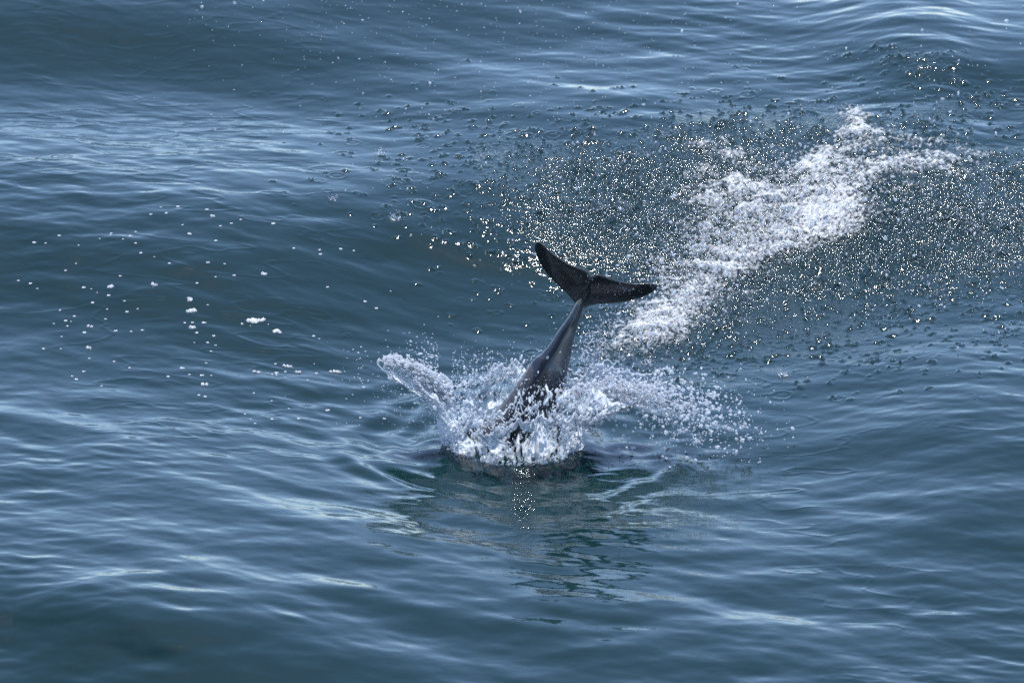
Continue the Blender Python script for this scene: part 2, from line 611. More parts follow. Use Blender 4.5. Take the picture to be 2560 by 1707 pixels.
for (a, b, size, depth, ring), p in zip(IMP, IW):
    w = size * 2.6
    i0, i1 = np.searchsorted(gx, p[0] - w), np.searchsorted(gx, p[0] + w)
    j0, j1 = np.searchsorted(gy, p[1] - w), np.searchsorted(gy, p[1] + w)
    if i1 - i0 < 2 or j1 - j0 < 2:
        continue
    dx, dy = GX[j0:j1, i0:i1] - p[0], GY[j0:j1, i0:i1] - p[1]
    r2 = np.hypot(dx, dy)
    if ring:
        GZ[j0:j1, i0:i1] += depth * np.exp(-((r2 - size) / (size * 0.16)) ** 2) - depth * 0.6 * np.exp(-((r2 - size * 0.7) / (size * 0.16)) ** 2)
    else:
        an, asp, ph = rng.uniform(0, 3.14), rng.uniform(0.6, 1.5), rng.uniform(0, 6.28)
        ca, sa = math.cos(an), math.sin(an)
        r2 = np.hypot((dx * ca + dy * sa) * asp, -dx * sa + dy * ca)
        rim_ = 1 + 0.8 * np.sin(np.arctan2(dy, dx) * rng.integers(1, 4) + ph)
        GZ[j0:j1, i0:i1] += depth * (rim_ * np.exp(-((r2 - size) / (size * 0.4)) ** 2) + rng.choice([-1.1, -0.8, 1.2]) * np.exp(-(r2 / (size * 0.55)) ** 2))
nv = GX.size
idx = np.arange(nv).reshape(GX.shape)
quads = np.stack([idx[:-1, :-1], idx[:-1, 1:], idx[1:, 1:], idx[1:, :-1]], -1).reshape(-1, 4)
sea = mesh_obj('sea_water', np.stack([GX, GY, GZ], -1).reshape(-1, 3), quads, M_WATER)
attr(sea, 'pelted', np.clip(PEL * 0.52 + 0.8 * fr, 0, 1))
tag(sea, 'blue grey sea with rippled swell filling the whole picture', 'sea', kind='structure')


def height(x, y):
    """height of the finished sea surface"""
    x, y = np.atleast_1d(x), np.atleast_1d(y)
    i = np.clip(np.searchsorted(gx, x) - 1, 0, len(gx) - 2)
    j = np.clip(np.searchsorted(gy, y) - 1, 0, len(gy) - 2)
    fx, fy = (x - gx[i]) / (gx[i + 1] - gx[i]), (y - gy[j]) / (gy[j + 1] - gy[j])
    return (GZ[j, i] * (1 - fx) + GZ[j, i + 1] * fx) * (1 - fy) + (GZ[j + 1, i] * (1 - fx) + GZ[j + 1, i + 1] * fx) * fy


def on_sea(px, py):
    p = surface_px(px, py)
    p[:, 2] = height(p[:, 0], p[:, 1])
    return p


# ------------------------------------------------------------------ the dolphin
def crop(cx, cy):
    return 1250 + cx / 3.92, 560 + cy / 3.92


FD = ENTRY[1] + 0.33                               # depth of the tail notch
FN = at_y(*crop(893, 520), FD)


def body_spine():
    # (photo px, photo py, depth y, half width, half depth)
    st = [
        (crop(880, 560), FD - 0.045, 0.007, 0.030), (crop(835, 660), FD - 0.036, 0.010, 0.034),
        (crop(800, 740), FD - 0.028, 0.016, 0.038), (crop(772, 812), FD - 0.026, 0.023, 0.040), (crop(735, 900), FD - 0.035, 0.027, 0.042),
        (crop(690, 1000), FD - 0.05, 0.035, 0.048), (crop(635, 1120), FD - 0.08, 0.047, 0.060),
        (crop(582, 1250), FD - 0.11, 0.060, 0.070), (crop(524, 1370), FD - 0.14, 0.077, 0.086), (crop(470, 1470), FD - 0.165, 0.101, 0.106),
        ((1346, 985), FD - 0.19, 0.120, 0.128), ((1318, 1040), FD - 0.22, 0.138, 0.148), ((1288, 1090), FD - 0.25, 0.155, 0.170),
        ((1262, 1135), FD - 0.28, 0.17, 0.17), ((1245, 1185), FD - 0.31, 0.18, 0.18), ((1235, 1245), FD - 0.35, 0.18, 0.18),
        ((1232, 1300), FD - 0.40, 0.15, 0.16), ((1220, 1345), FD - 0.44, 0.09, 0.09), ((1215, 1370), FD - 0.46, 0.02, 0.02),
    ]
    return st


def loft(st, seg=48, sub=6):
    P = np.array([at_y(s[0][0], s[0][1], s[1]) for s in st])
    W = np.array([[s[2], s[3]] for s in st])
    t = np.linspace(0, len(st) - 1, (len(st) - 1) * sub + 1)

    def cr(A):
        i = np.clip(t.astype(int), 0, len(st) - 2)
        f = (t - i)[:, None]
        g = lambda k: A[np.clip(k, 0, len(st) - 1)]
        p0, p1, p2, p3 = g(i - 1), g(i), g(i + 1), g(i + 2)
        return 0.5 * (2 * p1 + (p2 - p0) * f + (2 * p0 - 5 * p1 + 4 * p2 - p3) * f ** 2 + (3 * p1 - p0 - 3 * p2 + p3) * f ** 3)
    C, W2 = cr(P), np.maximum(cr(W), 0.004)
    T = np.gradient(C, axis=0)
    T /= np.linalg.norm(T, axis=1, keepdims=True)
    V = []
    keel = []
    for k in range(len(C)):
        lat = np.array([1.0, 0, 0])
        lat = lat - T[k] * (lat @ T[k])
        lat /= np.linalg.norm(lat)
        dep = np.cross(T[k], lat)
        if dep @ (CAM - C[k]) < 0:
            dep = -dep
        f = t[k]
        tw = R(-16) * sstep(2, 9, f)              # the back is turned a little to the left
        l2 = lat * math.cos(tw) - dep * math.sin(tw) * -1
        d2 = dep * math.cos(tw) + lat * math.sin(tw)
        th = np.linspace(0, 2 * np.pi, seg, endpoint=False)
        a, b = W2[k]
        kf = 1 - sstep(9, 14, np.array(f))         # keeled tail stock, round trunk
        c, s = np.cos(th), np.sin(th)
        e = 1.0 + 0.95 * kf
        cc = np.sign(c) * np.abs(c) ** e
        ss = np.sign(s) * np.abs(s) ** (1.0 - 0.1 * kf)
        V.append(C[k] + a * cc[:, None] * l2 + b * ss[:, None] * d2)
        keel.append(C[k] + b * d2)
    V = np.array(V)
    n0, n1 = V.shape[:2]
    idx = np.arange(n0 * n1).reshape(n0, n1)
    q = np.stack([idx[:-1], idx[1:], np.roll(idx, -1, 1)[1:], np.roll(idx, -1, 1)[:-1]], -1).reshape(-1, 4)
    verts = np.concatenate([V.reshape(-1, 3), C[:1], C[-1:]])
    a, b = n0 * n1, n0 * n1 + 1
    caps = [[a, idx[0, k], idx[0, (k + 1) % n1]] for k in range(n1)] + [[b, idx[-1, (k + 1) % n1], idx[-1, k]] for k in range(n1)]
    return verts, q, np.array(caps), np.array(keel)


def resample(pts, n):
    pts = np.array(pts, float)
    d = np.concatenate([[0], np.cumsum(np.linalg.norm(np.diff(pts, axis=0), axis=1))])
    u = np.linspace(0, d[-1], n)
    for _ in range(1):
        r = np.stack([np.interp(u, d, pts[:, 0]), np.interp(u, d, pts[:, 1])], 1)
    for _ in range(3):
        r[1:-1] = 0.25 * r[:-2] + 0.5 * r[1:-1] + 0.25 * r[2:]
    return r


LOBES = {
    'left': ([(800, 830), (730, 775), (705, 735), (660, 680), (600, 625), (540, 570), (460, 490), (400, 400), (362, 310), (335, 240), (334, 196), (352, 172)],
             [(880, 640), (893, 512), (872, 466), (820, 440), (750, 420), (660, 385), (580, 335), (500, 280), (436, 214), (405, 184), (380, 170), (352, 172)]),
    'right': ([(770, 830), (820, 822), (850, 807), (900, 792), (980, 782), (1100, 778), (1220, 765), (1330, 740), (1430, 705), (1500, 668), (1538, 634), (1552, 606)],
              [(830, 640), (893, 512), (920, 492), (945, 487), (990, 492), (1050, 520), (1130, 550), (1220, 573), (1320, 588), (1420, 578), (1500, 580), (1552, 606)]),
}


def lobe(side):
    lead, trail = LOBES[side]
    n, m = 40, 20
    a, b = resample(lead, n), resample(trail, n)
    s = np.linspace(0, 1, n)
    c = np.linspace(0, 1, m)
    front, back = [], []
    for i in range(n):
        p = a[i] * (1 - c[:, None]) + b[i] * c[:, None]
        px, py = crop(p[:, 0], p[:, 1])
        span = np.abs(p[:, 0] - 850) / 3.92 / PX   # metres from the middle
        dep = FD - 0.01 + span * (0.16 if side == 'left' else 0.10) - 0.050 * c
        w = at_y(px, py, dep)
        th = (0.0045 + 0.020 * (1 - s[i]) ** 1.3 + 0.003) * (np.sin(np.pi * np.clip(c * 0.92 + 0.04, 0, 1)) ** 0.6) + 0.0060
        vd = (w - CAM) / np.linalg.norm(w - CAM, axis=1, keepdims=True)
        front.append(w - vd * th[:, None])
        back.append(w + vd * th[:, None])
    V = np.concatenate([np.array(front).reshape(-1, 3), np.array(back).reshape(-1, 3)])
    i0 = np.arange(n * m).reshape(n, m)
    i1 = i0 + n * m
    g = lambda I: np.stack([I[:-1, :-1], I[1:, :-1], I[1:, 1:], I[:-1, 1:]], -1).reshape(-1, 4)
    rim = np.concatenate([i0[0, :], i0[1:, -1], i0[-1, -2::-1], i0[-2:0:-1, 0]])
    rq = np.stack([rim, np.roll(rim, -1), np.roll(rim, -1) + n * m, rim + n * m], -1)
    return V, np.concatenate([g(i0), g(i1)[:, ::-1], rq])


bv, bq, bc, KEEL = loft(body_spine())
allv, allq = [bv], [bq]
off = len(bv)
for sd_ in ('left', 'right'):
    v, q = lobe(sd_)
    allv.append(v)
    allq.append(q + off)
    off += len(v)
tmp = mesh_obj('dolphin_cast', np.concatenate(allv), [np.concatenate(allq), bc])
import bmesh
bm = bmesh.new()
bm.from_mesh(tmp.data)
bmesh.ops.remove_doubles(bm, verts=bm.verts, dist=1e-5)
bmesh.ops.recalc_face_normals(bm, faces=bm.faces)
bm.to_mesh(tmp.data)
bm.free()
md = tmp.modifiers.new('remesh', 'REMESH')
md.mode = 'VOXEL'
md.voxel_size = 0.0044
ms = tmp.modifiers.new('smooth', 'SMOOTH')
ms.factor, ms.iterations = 0.5, 9
dg = bpy.context.evaluated_depsgraph_get()
dme = bpy.data.meshes.new_from_object(tmp.evaluated_get(dg))
bpy.data.objects.remove(tmp)
dme.name = 'dolphin'
dme.materials.clear()
dme.materials.append(M_SKIN)
dolphin = bpy.data.objects.new('dolphin', dme)
sc.collection.objects.link(dolphin)
dme.polygons.foreach_set('use_smooth', np.ones(len(dme.polygons), bool))
co = np.empty(len(dme.vertices) * 3, np.float32)
dme.vertices.foreach_get('co', co)
co = co.reshape(-1, 3).astype(float)
ax, ay = project(co)
# skin colours: near-black flukes and keel stripe, mid grey flanks
kd = np.full(len(co), 9.0)
kk = np.stack([np.interp(np.linspace(0, len(KEEL) - 1, 420), np.arange(len(KEEL)), KEEL[:, j]) for j in range(3)], 1)
for k in range(len(kk)):
    kd = np.minimum(kd, np.linalg.norm(co - kk[k], axis=1))
zt = FN[2]
pig = 0.10 + 0.75 * sstep(zt - 0.07, zt - 0.17, co[:, 2])
wid = 0.014 + 0.026 * sstep(zt - 0.25, zt - 0.6, co[:, 2])
stripe = (1 - sstep(wid * 0.7, wid * 1.7, kd)) * sstep(zt - 0.17, zt - 0.24, co[:, 2])
pig = pig * (1 - 0.9 * stripe)
attr(dolphin, 'pigment', np.clip(pig, 0, 1))
tag(dolphin, 'dark grey dolphin diving head first, tail flukes raised above the splash', 'dolphin')

# beads of water on the flukes
bpx = np.concatenate([rng.normal(1575, 38, 42), rng.normal(1475, 14, 16), rng.uniform(1340, 1460, 10), rng.uniform(1625, 1640, 6)])
bpy_ = np.concatenate([rng.normal(724, 9, 42), rng.normal(695, 14, 16), rng.uniform(640, 720, 10), rng.uniform(711, 720, 6)])
from mathutils.bvhtree import BVHTree
bvh = BVHTree.FromObject(dolphin, dg) if False else BVHTree.FromPolygons([Vector(c) for c in co], [tuple(p.vertices) for p in dme.polygons])
bp_, br_ = [], []
for a, b in zip(bpx, bpy_):
    d = ray(a, b)
    h = bvh.ray_cast(Vector(CAM), Vector(d))
    if h[0] is not None and h[0].z > zt - 0.3:
        bp_.append(np.array(h[0]) - d * 0.001)
        br_.append(rng.uniform(0.0016, 0.0034))
bead = drops('water_beads', np.array(bp_), np.array(br_), M_DROP, None, dolphin, 0.001)
bead['kind'] = 'stuff'

# ------------------------------------------------------------------ the splash crown round the body
BX, BY, BZ = ENTRY[0], ENTRY[1] - 0.03, ENTRY[2] + 0.028


def periodic(keys, th):
    k = np.array(keys, float)
    a = np.concatenate([k[:, 0] - 360, k[:, 0], k[:, 0] + 360])
    return [np.interp(np.degrees(th), a, np.tile(k[:, j], 3)) for j in range(1, k.shape[1])]


# angle (0 right, 90 far, 180 left, 270 near): rim x, y, z relative to the entry point
RIM = [
    (0, 0.62, 0.02, 0.27), (20, 0.58, 0.14, 0.31), (45, 0.36, 0.30, 0.30), (90, 0.05, 0.36, 0.27), (135, -0.20, 0.30, 0.29),
    (156, -0.38, 0.14, 0.32), (168, -0.48, 0.06, 0.37), (179, -0.66, 0.0, 0.45), (182, -0.65, -0.01, 0.44), (191, -0.44, -0.08, 0.31), (202, -0.36, -0.16, 0.24),
    (235, -0.24, -0.32, 0.36), (270, 0.00, -0.38, 0.44), (305, 0.22, -0.33, 0.44), (330, 0.38, -0.20, 0.36), (345, 0.50, -0.09, 0.30),
]


def crown(th, s):
    rx, ry, rz = periodic(RIM, th)
    rz = rz * (1 + 0.40 * fbm(th * 3, th * 0 + 1.3, 5, 5, 0.65))
    b0x, b0y = np.where(np.cos(th) > 0, 0.25, 0.35) * np.cos(th) * (1 + 0.16 * fbm(th * 4, th * 0 + 4, 15, 4)), 0.34 * np.sin(th) * (1 + 0.2 * fbm(th * 4, th * 0 + 4, 15, 4))
    e = s ** 1.9
    x = b0x * (1 - e) + rx * e
    y = b0y * (1 - e) + ry * e
    z = rz * s ** 0.9
    return np.stack([BX + x, BY + y, BZ - 0.03 + z], -1)


NT, NS = 820, 150
th = np.linspace(0, 2 * np.pi, NT, endpoint=False)
ss = np.linspace(0, 1, NS)
TH, SS = np.meshgrid(th, ss)
V = crown(TH, SS)
nx_, ny_ = np.cos(TH), np.sin(TH)
rough = 0.045 * fbm(TH * 6, SS * 4, 71, 4) + 0.014 * fbm(TH * 24, SS * 9, 72, 3)
V[..., 0] += nx_ * rough
V[..., 1] += ny_ * rough
V[..., 2] += 0.010 * fbm(TH * 25, SS * 14, 75, 3) * SS
streak = fbm(TH * 17, SS * 3.0, 81, 4)
lace = fbm(TH * 20 + 5, SS * 11, 83, 4, 0.6)
thick = 0.5 * streak + 0.65 * lace + 0.55 * fbm(TH * 5 + 3, SS * 3.5, 85, 3)
thr = -0.34 + 0.30 * np.abs(SS - 0.12) ** 1.3 - 0.30 * np.exp(-((SS - 0.97) / 0.05) ** 2)
front = sstep(R(200), R(230), TH) * (1 - sstep(R(310), R(345), TH))
thr = thr + front * (0.06 + 0.30 * sstep(0.58, 0.72, SS) - 0.30 * np.exp(-((SS - 0.60 - 0.05 * fbm(TH * 6, TH * 0, 87, 3)) / 0.035) ** 2) - 0.12 * sstep(0.9, 0.97, SS))
thr = thr + 0.45 * (1 - sstep(0.02, 0.20 + 0.2 * fbm(TH * 7, TH * 0 + 2, 89, 3), SS)) * (0.3 + 0.7 * front)
thr = thr - 0.25 * np.exp(-((TH - R(180)) / R(16)) ** 2)
keepv = thick > thr
qi = np.arange(NT * NS).reshape(NS, NT)
q = np.stack([qi[:-1], np.roll(qi, -1, 1)[:-1], np.roll(qi, -1, 1)[1:], qi[1:]], -1).reshape(-1, 4)
kf = keepv.ravel()[q].sum(1) >= 3
splash = mesh_obj('splash', V.reshape(-1, 3), q[kf], M_FILM)
air = np.clip(0.26 + 1.15 * (thick - thr) + 0.2 * SS, 0.10, 1.0)
attr(splash, 'air', air)
tag(splash, 'white crown of splash water thrown up round the diving dolphin', 'splash')

# drops thrown off the crown, its left jet and its right plume (parts of the splash)
P_, R_, S_ = [], [], []


def shed(p, r, s):
    P_.append(p)
    R_.append(r)
    S_.append(s)


n = 2400
t_ = rng.uniform(0, 2 * np.pi, n)
s_ = rng.beta(2.2, 1.3, n) * 1.06
p = crown(t_, np.clip(s_, 0, 1.08))
dv = crown(t_, np.clip(s_, 0, 1) + 0.03) - crown(t_, np.clip(s_, 0, 1))
dv /= np.linalg.norm(dv, axis=1, keepdims=True)
p = p + rng.normal(0, 1, p.shape) * (0.008 + 0.020 * s_ ** 3)[:, None] + dv * (rng.exponential(0.02, n) * s_ ** 3)[:, None]
shed(p, rng.lognormal(math.log(0.0024), 0.6, n), dv * rng.uniform(0, 2.0, (n, 1)))
n = 700                                           # ragged hem at the waterline
t_ = rng.uniform(0, 2 * np.pi, n)
p = crown(t_, np.full(n, 0.06)) + rng.normal(0, 0.018, (n, 3))
p[:, 2] = height(p[:, 0], p[:, 1]) + np.abs(rng.normal(0, 0.02, n))
shed(p, rng.lognormal(math.log(0.0028), 0.5, n), rng.normal(0, 0.6, (n, 3)))
# left jet
n = 700
f = rng.beta(1.6, 1.2, n)
jx = -0.34 - 0.32 * f
jz = 0.27 + 0.19 * f
wd = 0.045 * (1 - f) + 0.005
p = np.stack([BX + jx, BY + rng.normal(0, 0.03, n), BZ + jz - 0.02 + 0.05 * np.sin(f * 3)], 1) + rng.normal(0, 1, (n, 3)) * wd[:, None] * 0.6
shed(p, rng.lognormal(math.log(0.0036), 0.4, n), np.tile([-0.8, 0, 0.55], (n, 1)) * rng.uniform(0, 1.6, (n, 1)))
n = 420
p = np.stack([BX - 0.40 - rng.exponential(0.13, n), BY + rng.normal(0.02, 0.12, n), BZ + 0.40 + rng.normal(-0.02, 0.075, n)], 1)
shed(p, rng.lognormal(math.log(0.0024), 0.35, n), np.tile([-0.7, 0, 0.2], (n, 1)))
n = 380
p = np.stack([BX - 0.36 - rng.exponential(0.10, n), BY + rng.normal(0, 0.12, n), BZ + rng.uniform(0.02, 0.34, n)], 1)
shed(p, rng.lognormal(math.log(0.0019), 0.3, n), rng.normal(0, 0.5, (n, 3)))
# right plume: an arc that breaks up into drops
n = 2300
f = rng.beta(1.25, 2.0, n)
wd = 0.030 + 0.085 * f
p = np.stack([BX + 0.30 + 0.88 * f, BY + 0.02 - 0.10 * f, BZ + 0.285 + 0.10 * f - 0.36 * f ** 2], 1)
p = p + rng.normal(0, 1, (n, 3)) * wd[:, None] * np.array([0.7, 1.2, 1.0])
shed(p, rng.lognormal(math.log(0.0032), 0.6, n) * (1 - 0.2 * f), np.tile([0.9, 0, 0.25], (n, 1)) * rng.uniform(0.0, 0.9, (n, 1)) + rng.normal(0, 0.3, (n, 3)))
# drops falling out of the plume
n = 520
p = np.stack([BX + rng.normal(0.78, 0.2, n), BY + rng.normal(-0.06, 0.12, n), BZ + rng.uniform(0.01, 0.28, n)], 1)
shed(p, rng.lognormal(math.log(0.0036), 0.45, n), np.tile([0.3, 0, -0.3], (n, 1)))
# fringe over the crown and beside the tail stock
n = 900
p = np.stack([BX + rng.uniform(-0.34, 0.42, n), BY + rng.normal(0.22, 0.12, n), BZ + 0.27 + rng.exponential(0.035, n)], 1)
shed(p, rng.lognormal(math.log(0.0024), 0.4, n), rng.normal(0, 0.6, (n, 3)))
n = 260
hz = rng.uniform(0.18, 0.46, n)
tpx = 1437 + 14 * rng.random(n) + (hz - 0.3) * 8
p = np.stack([BX + 0.30 + rng.normal(0.03, 0.028, n), BY + 0.32 + rng.normal(0, 0.05, n), BZ + hz], 1)
shed(p, rng.lognormal(math.log(0.0026), 0.4, n), rng.normal(0, 0.6, (n, 3)))
allp, allr, alls = np.concatenate(P_), np.concatenate(R_), np.concatenate(S_)
sp = drops('splash_drops', allp, np.clip(allr, 0.001, 0.008), M_SPLASH, alls, splash)
sp['kind'] = 'stuff'

# jet and plume bodies: knotted ropes of white water
def strands(name, curves, parent, mat):
    V, F, base = [], [], 0
    seg = 7
    for pts, rad in curves:
        n = len(pts)
        T = np.gradient(pts, axis=0)
        T /= np.linalg.norm(T, axis=1, keepdims=True) + 1e-9
        up = np.array([0.0, 1.0, 0.0])
        A = np.cross(T, up)
        A /= np.linalg.norm(A, axis=1, keepdims=True) + 1e-9
        B = np.cross(T, A)
        a = np.linspace(0, 2 * np.pi, seg, endpoint=False)
        r = rad[:, None] * (1 + 0.35 * (rng.random((n, seg)) - 0.5))
        ring = pts[:, None] + r[..., None] * (A[:, None] * np.cos(a)[None, :, None] + B[:, None] * np.sin(a)[None, :, None])
        V.append(ring.reshape(-1, 3))
        i = np.arange(n * seg).reshape(n, seg) + base
        F.append(np.stack([i[:-1], np.roll(i, -1, 1)[:-1], np.roll(i, -1, 1)[1:], i[1:]], -1).reshape(-1, 4))
        base += n * seg
    o = mesh_obj(name, np.concatenate(V), np.concatenate(F), mat, parent)
    o['kind'] = 'stuff'
    return o


def rope(p0, p1, sag, r0, r1, n=26, wob=0.012):
    t = np.linspace(0, 1, n)
    p = np.array(p0)[None] * (1 - t[:, None]) + np.array(p1)[None] * t[:, None]
    p[:, 2] += sag * 4 * t * (1 - t)
    w = np.cumsum(rng.normal(0, 1, (n, 3)), 0)
    w -= w[0] + (w[-1] - w[0]) * t[:, None]
    p += w * wob * 0.35
    rad = (r0 * (1 - t) + r1 * t) * (0.65 + 0.7 * rng.random(n))
    rad[-1] *= 0.3
    return p, rad


cv = []
for k in range(26):                               # left jet
    a = rng.uniform(0, 1)
    st = (BX - 0.33 - 0.05 * rng.random(), BY + rng.normal(0, 0.03), BZ + 0.19 + 0.12 * rng.random())
    g_ = rng.random()
    en = (BX - 0.42 - 0.24 * g_, BY + rng.normal(0, 0.03), BZ + 0.33 + 0.13 * g_ + 0.02 * rng.normal())
    cv.append(rope(st, en, 0.02 * rng.normal(), 0.009, 0.0025))
for k in range(24):                               # right plume
    st = (BX + 0.16 + 0.25 * rng.random(), BY + rng.normal(0.05, 0.06), BZ + 0.24 + 0.07 * rng.random())
    en = (BX + 0.48 + 0.28 * rng.random(), BY + rng.normal(0, 0.06), BZ + 0.27 + 0.06 * rng.normal())
    cv.append(rope(st, en, 0.02 + 0.03 * rng.normal(), 0.006, 0.002, wob=0.02))
for k in range(70):                               # lacy net over the whole crown
    t0 = rng.uniform(0, 2 * np.pi)
    s0 = rng.uniform(0.45, 0.98)
    tt = t0 + np.linspace(0, rng.uniform(0.15, 0.5), 30) * rng.choice([-1, 1])
    sv = np.clip(s0 + 0.10 * fbm(tt * 9, tt * 0 + k, 91, 3) + rng.normal(0, 0.12) * np.linspace(0, 1, 30), 0.2, 1.05)
    cv.append((crown(tt, sv), 0.0035 * (0.5 + rng.random(30))))
for k in range(20):                               # white line across the near wall
    t0 = R(205) + R(140) * rng.random()
    tt = t0 + np.linspace(0, 0.5, 30)
    sv = 0.60 + 0.07 * fbm(tt * 7, tt * 0 + k, 93, 3) + 0.02 * rng.normal()
    cv.append((crown(tt, sv), 0.0055 * (0.5 + rng.random(30))))
strands('splash_ligaments', cv, splash, M_SPLASH)

# ------------------------------------------------------------------ foam left by an earlier leap, with relief of its own
fx = np.arange(0.42, 2.72, 0.0062)
f_lo, f_hi = surface_px(1700, 920)[0][1], surface_px(2000, 225)[0][1]
fy = np.arange(f_lo, f_hi, 0.0085)
FX, FY = np.meshgrid(fx, fy)
Z0 = height(FX.ravel(), FY.ravel()).reshape(FX.shape)
fpx, fpy = project(np.stack([FX, FY, Z0], -1))
den = foam_at(fpx, fpy)
wx, wy = FX + 0.10 * fbm(FX * 3, FY * 3, 111, 3), FY + 0.16 * fbm(FX * 3 + 7, FY * 3, 113, 3)
fb = 0.55 * fbm(wx * 4.2, wy * 6.5, 101, 6, 0.66) + 0.65 * fbm(wx * 5.0, wy * 15.0, 105, 5, 0.6)
fine = fbm(FX * 40, FY * 34, 103, 3, 0.6)
thk = den * 0.98 - 0.54 + 1.10 * fb + 0.45 * fine
hgt = np.where(thk > 0, 0.034 * np.clip(thk, 0, 0.9) * (1 + 1.3 * fbm(wx * 9, wy * 9, 107, 5, 0.6)) + 0.004 * fine + 0.003, -0.003)
hgt = np.minimum(np.maximum(hgt, -0.008), 0.12)
fi = np.arange(FX.size).reshape(FX.shape)
q = np.stack([fi[:-1, :-1], fi[:-1, 1:], fi[1:, 1:], fi[1:, :-1]], -1).reshape(-1, 4)
kp = (thk.ravel()[q] > 0).any(1) & (den.ravel()[q].max(1) > 0.06)
used = np.unique(q[kp])
remap = np.full(FX.size, -1)
remap[used] = np.arange(len(used))
fv = np.stack([FX, FY, Z0 + hgt], -1).reshape(-1, 3)[used]
foam = mesh_obj('churned_foam', fv, remap[q[kp]], M_LACE)
attr(foam, 'air', (np.clip(thk, -0.3, 1) * 1.25 - 0.18).ravel()[used])
tag(foam, 'broad trail of churned white foam on the dark water at right', 'foam', kind='stuff')
print('foam quads', kp.sum())

# spray hanging over the foam trail and falling drops
P_, R_, S_ = [], [], []
n = 90000
a, b = rng.uniform(1380, 2560, n), rng.uniform(230, 960, n)
SPRAY = [(1800, 640, 130, 70, -35, 1.0), (1700, 730, 110, 60, -35, 1.0), (1630, 810, 120, 50, -15, 1.0), (1550, 860, 90, 40, -10, 0.6),
         (1900, 560, 170, 80, -20, 0.7), (2080, 430, 200, 90, -10, 0.45), (1700, 600, 180, 130, 0, 0.22),
         (2250, 560, 300, 150, 0, 0.16)]
w = np.clip(blobs(a, b, SPRAY), 0, 1)
k = rng.random(n) < w * 0.42
p = surface_px(a[k], b[k])
up = rng.exponential(0.08, k.sum()) * (0.4 + w[k])
q_ = p + np.stack([rng.normal(0, 0.02, k.sum()), -up * CP / SP * 0.0 + rng.normal(0, 0.03, k.sum()), up], 1)
q_[:, 1] -= up * CP / SP * 0.75                   # over the water nearer to the viewer
zz = height(q_[:, 0], q_[:, 1])
q_[:, 2] = np.maximum(q_[:, 2], zz + 0.003)
P_.append(q_)
R_.append(rng.lognormal(math.log(0.0028), 0.4, len(q_)))
S_.append(rng.normal(0, 0.5, (len(q_), 3)))
# beads and tiny spouts where drops strike; the white ones paint in sun sparkle
n = 80000
a, b = rng.uniform(900, 2600, n), rng.uniform(120, 980, n)
w = pelt_at(a, b)
cl = sstep(-0.35, 0.45, fbm(a / 60, b / 26, 131, 4, 0.6)) * (0.35 + 0.9 * sstep(-0.3, 0.4, fbm(a / 210, b / 90, 133, 3)))
k = rng.random(n) < w ** 1.3 * 1.05 * cl ** 1.6
p = surface_px(a[k], b[k])
p[:, 2] = height(p[:, 0], p[:, 1]) + rng.exponential(0.006, k.sum())
bd = drops('striking_drops', p, np.clip(rng.lognormal(math.log(0.0018), 0.5, k.sum()), 0.0008, 0.006), M_BEAD,
           np.stack([rng.normal(0, .3, k.sum()), rng.normal(0, .3, k.sum()), rng.uniform(0, 1.6, k.sum())], 1))
tag(bd, 'countless tiny drops striking the dark water round the foam trail', 'spray', kind='stuff')
spray = drops('falling_spray', np.concatenate(P_), np.clip(np.concatenate(R_), 0.001, 0.0085), M_DROP, np.concatenate(S_))
tag(spray, 'fine white spray drops falling over the foam trail at right', 'spray', kind='stuff')

# drops still in the air over the far water
n = 900
a = np.concatenate([rng.normal(1350, 480, 620), rng.uniform(700, 2560, 280)])
b = np.concatenate([np.abs(rng.normal(0, 190, 620)), rng.uniform(0, 460, 280)])
k = (a > 380) & (a < 2580) & (b < 480)
a, b = a[k], b[k]
up = rng.uniform(0.15, 0.9, len(a))
p = surface_px(a, b)
yy = p[:, 1] - up * 1.6
p = at_y(a, b, yy)
r = rng.lognormal(math.log(0.0022), 0.42, len(a))
airb = drops('flying_drops', p, np.clip(r, 0.001, 0.010), M_DROP, rng.normal(0, 0.3, (len(a), 3)))
tag(airb, 'scattered small white drops in the air over the far water', 'spray', kind='stuff')

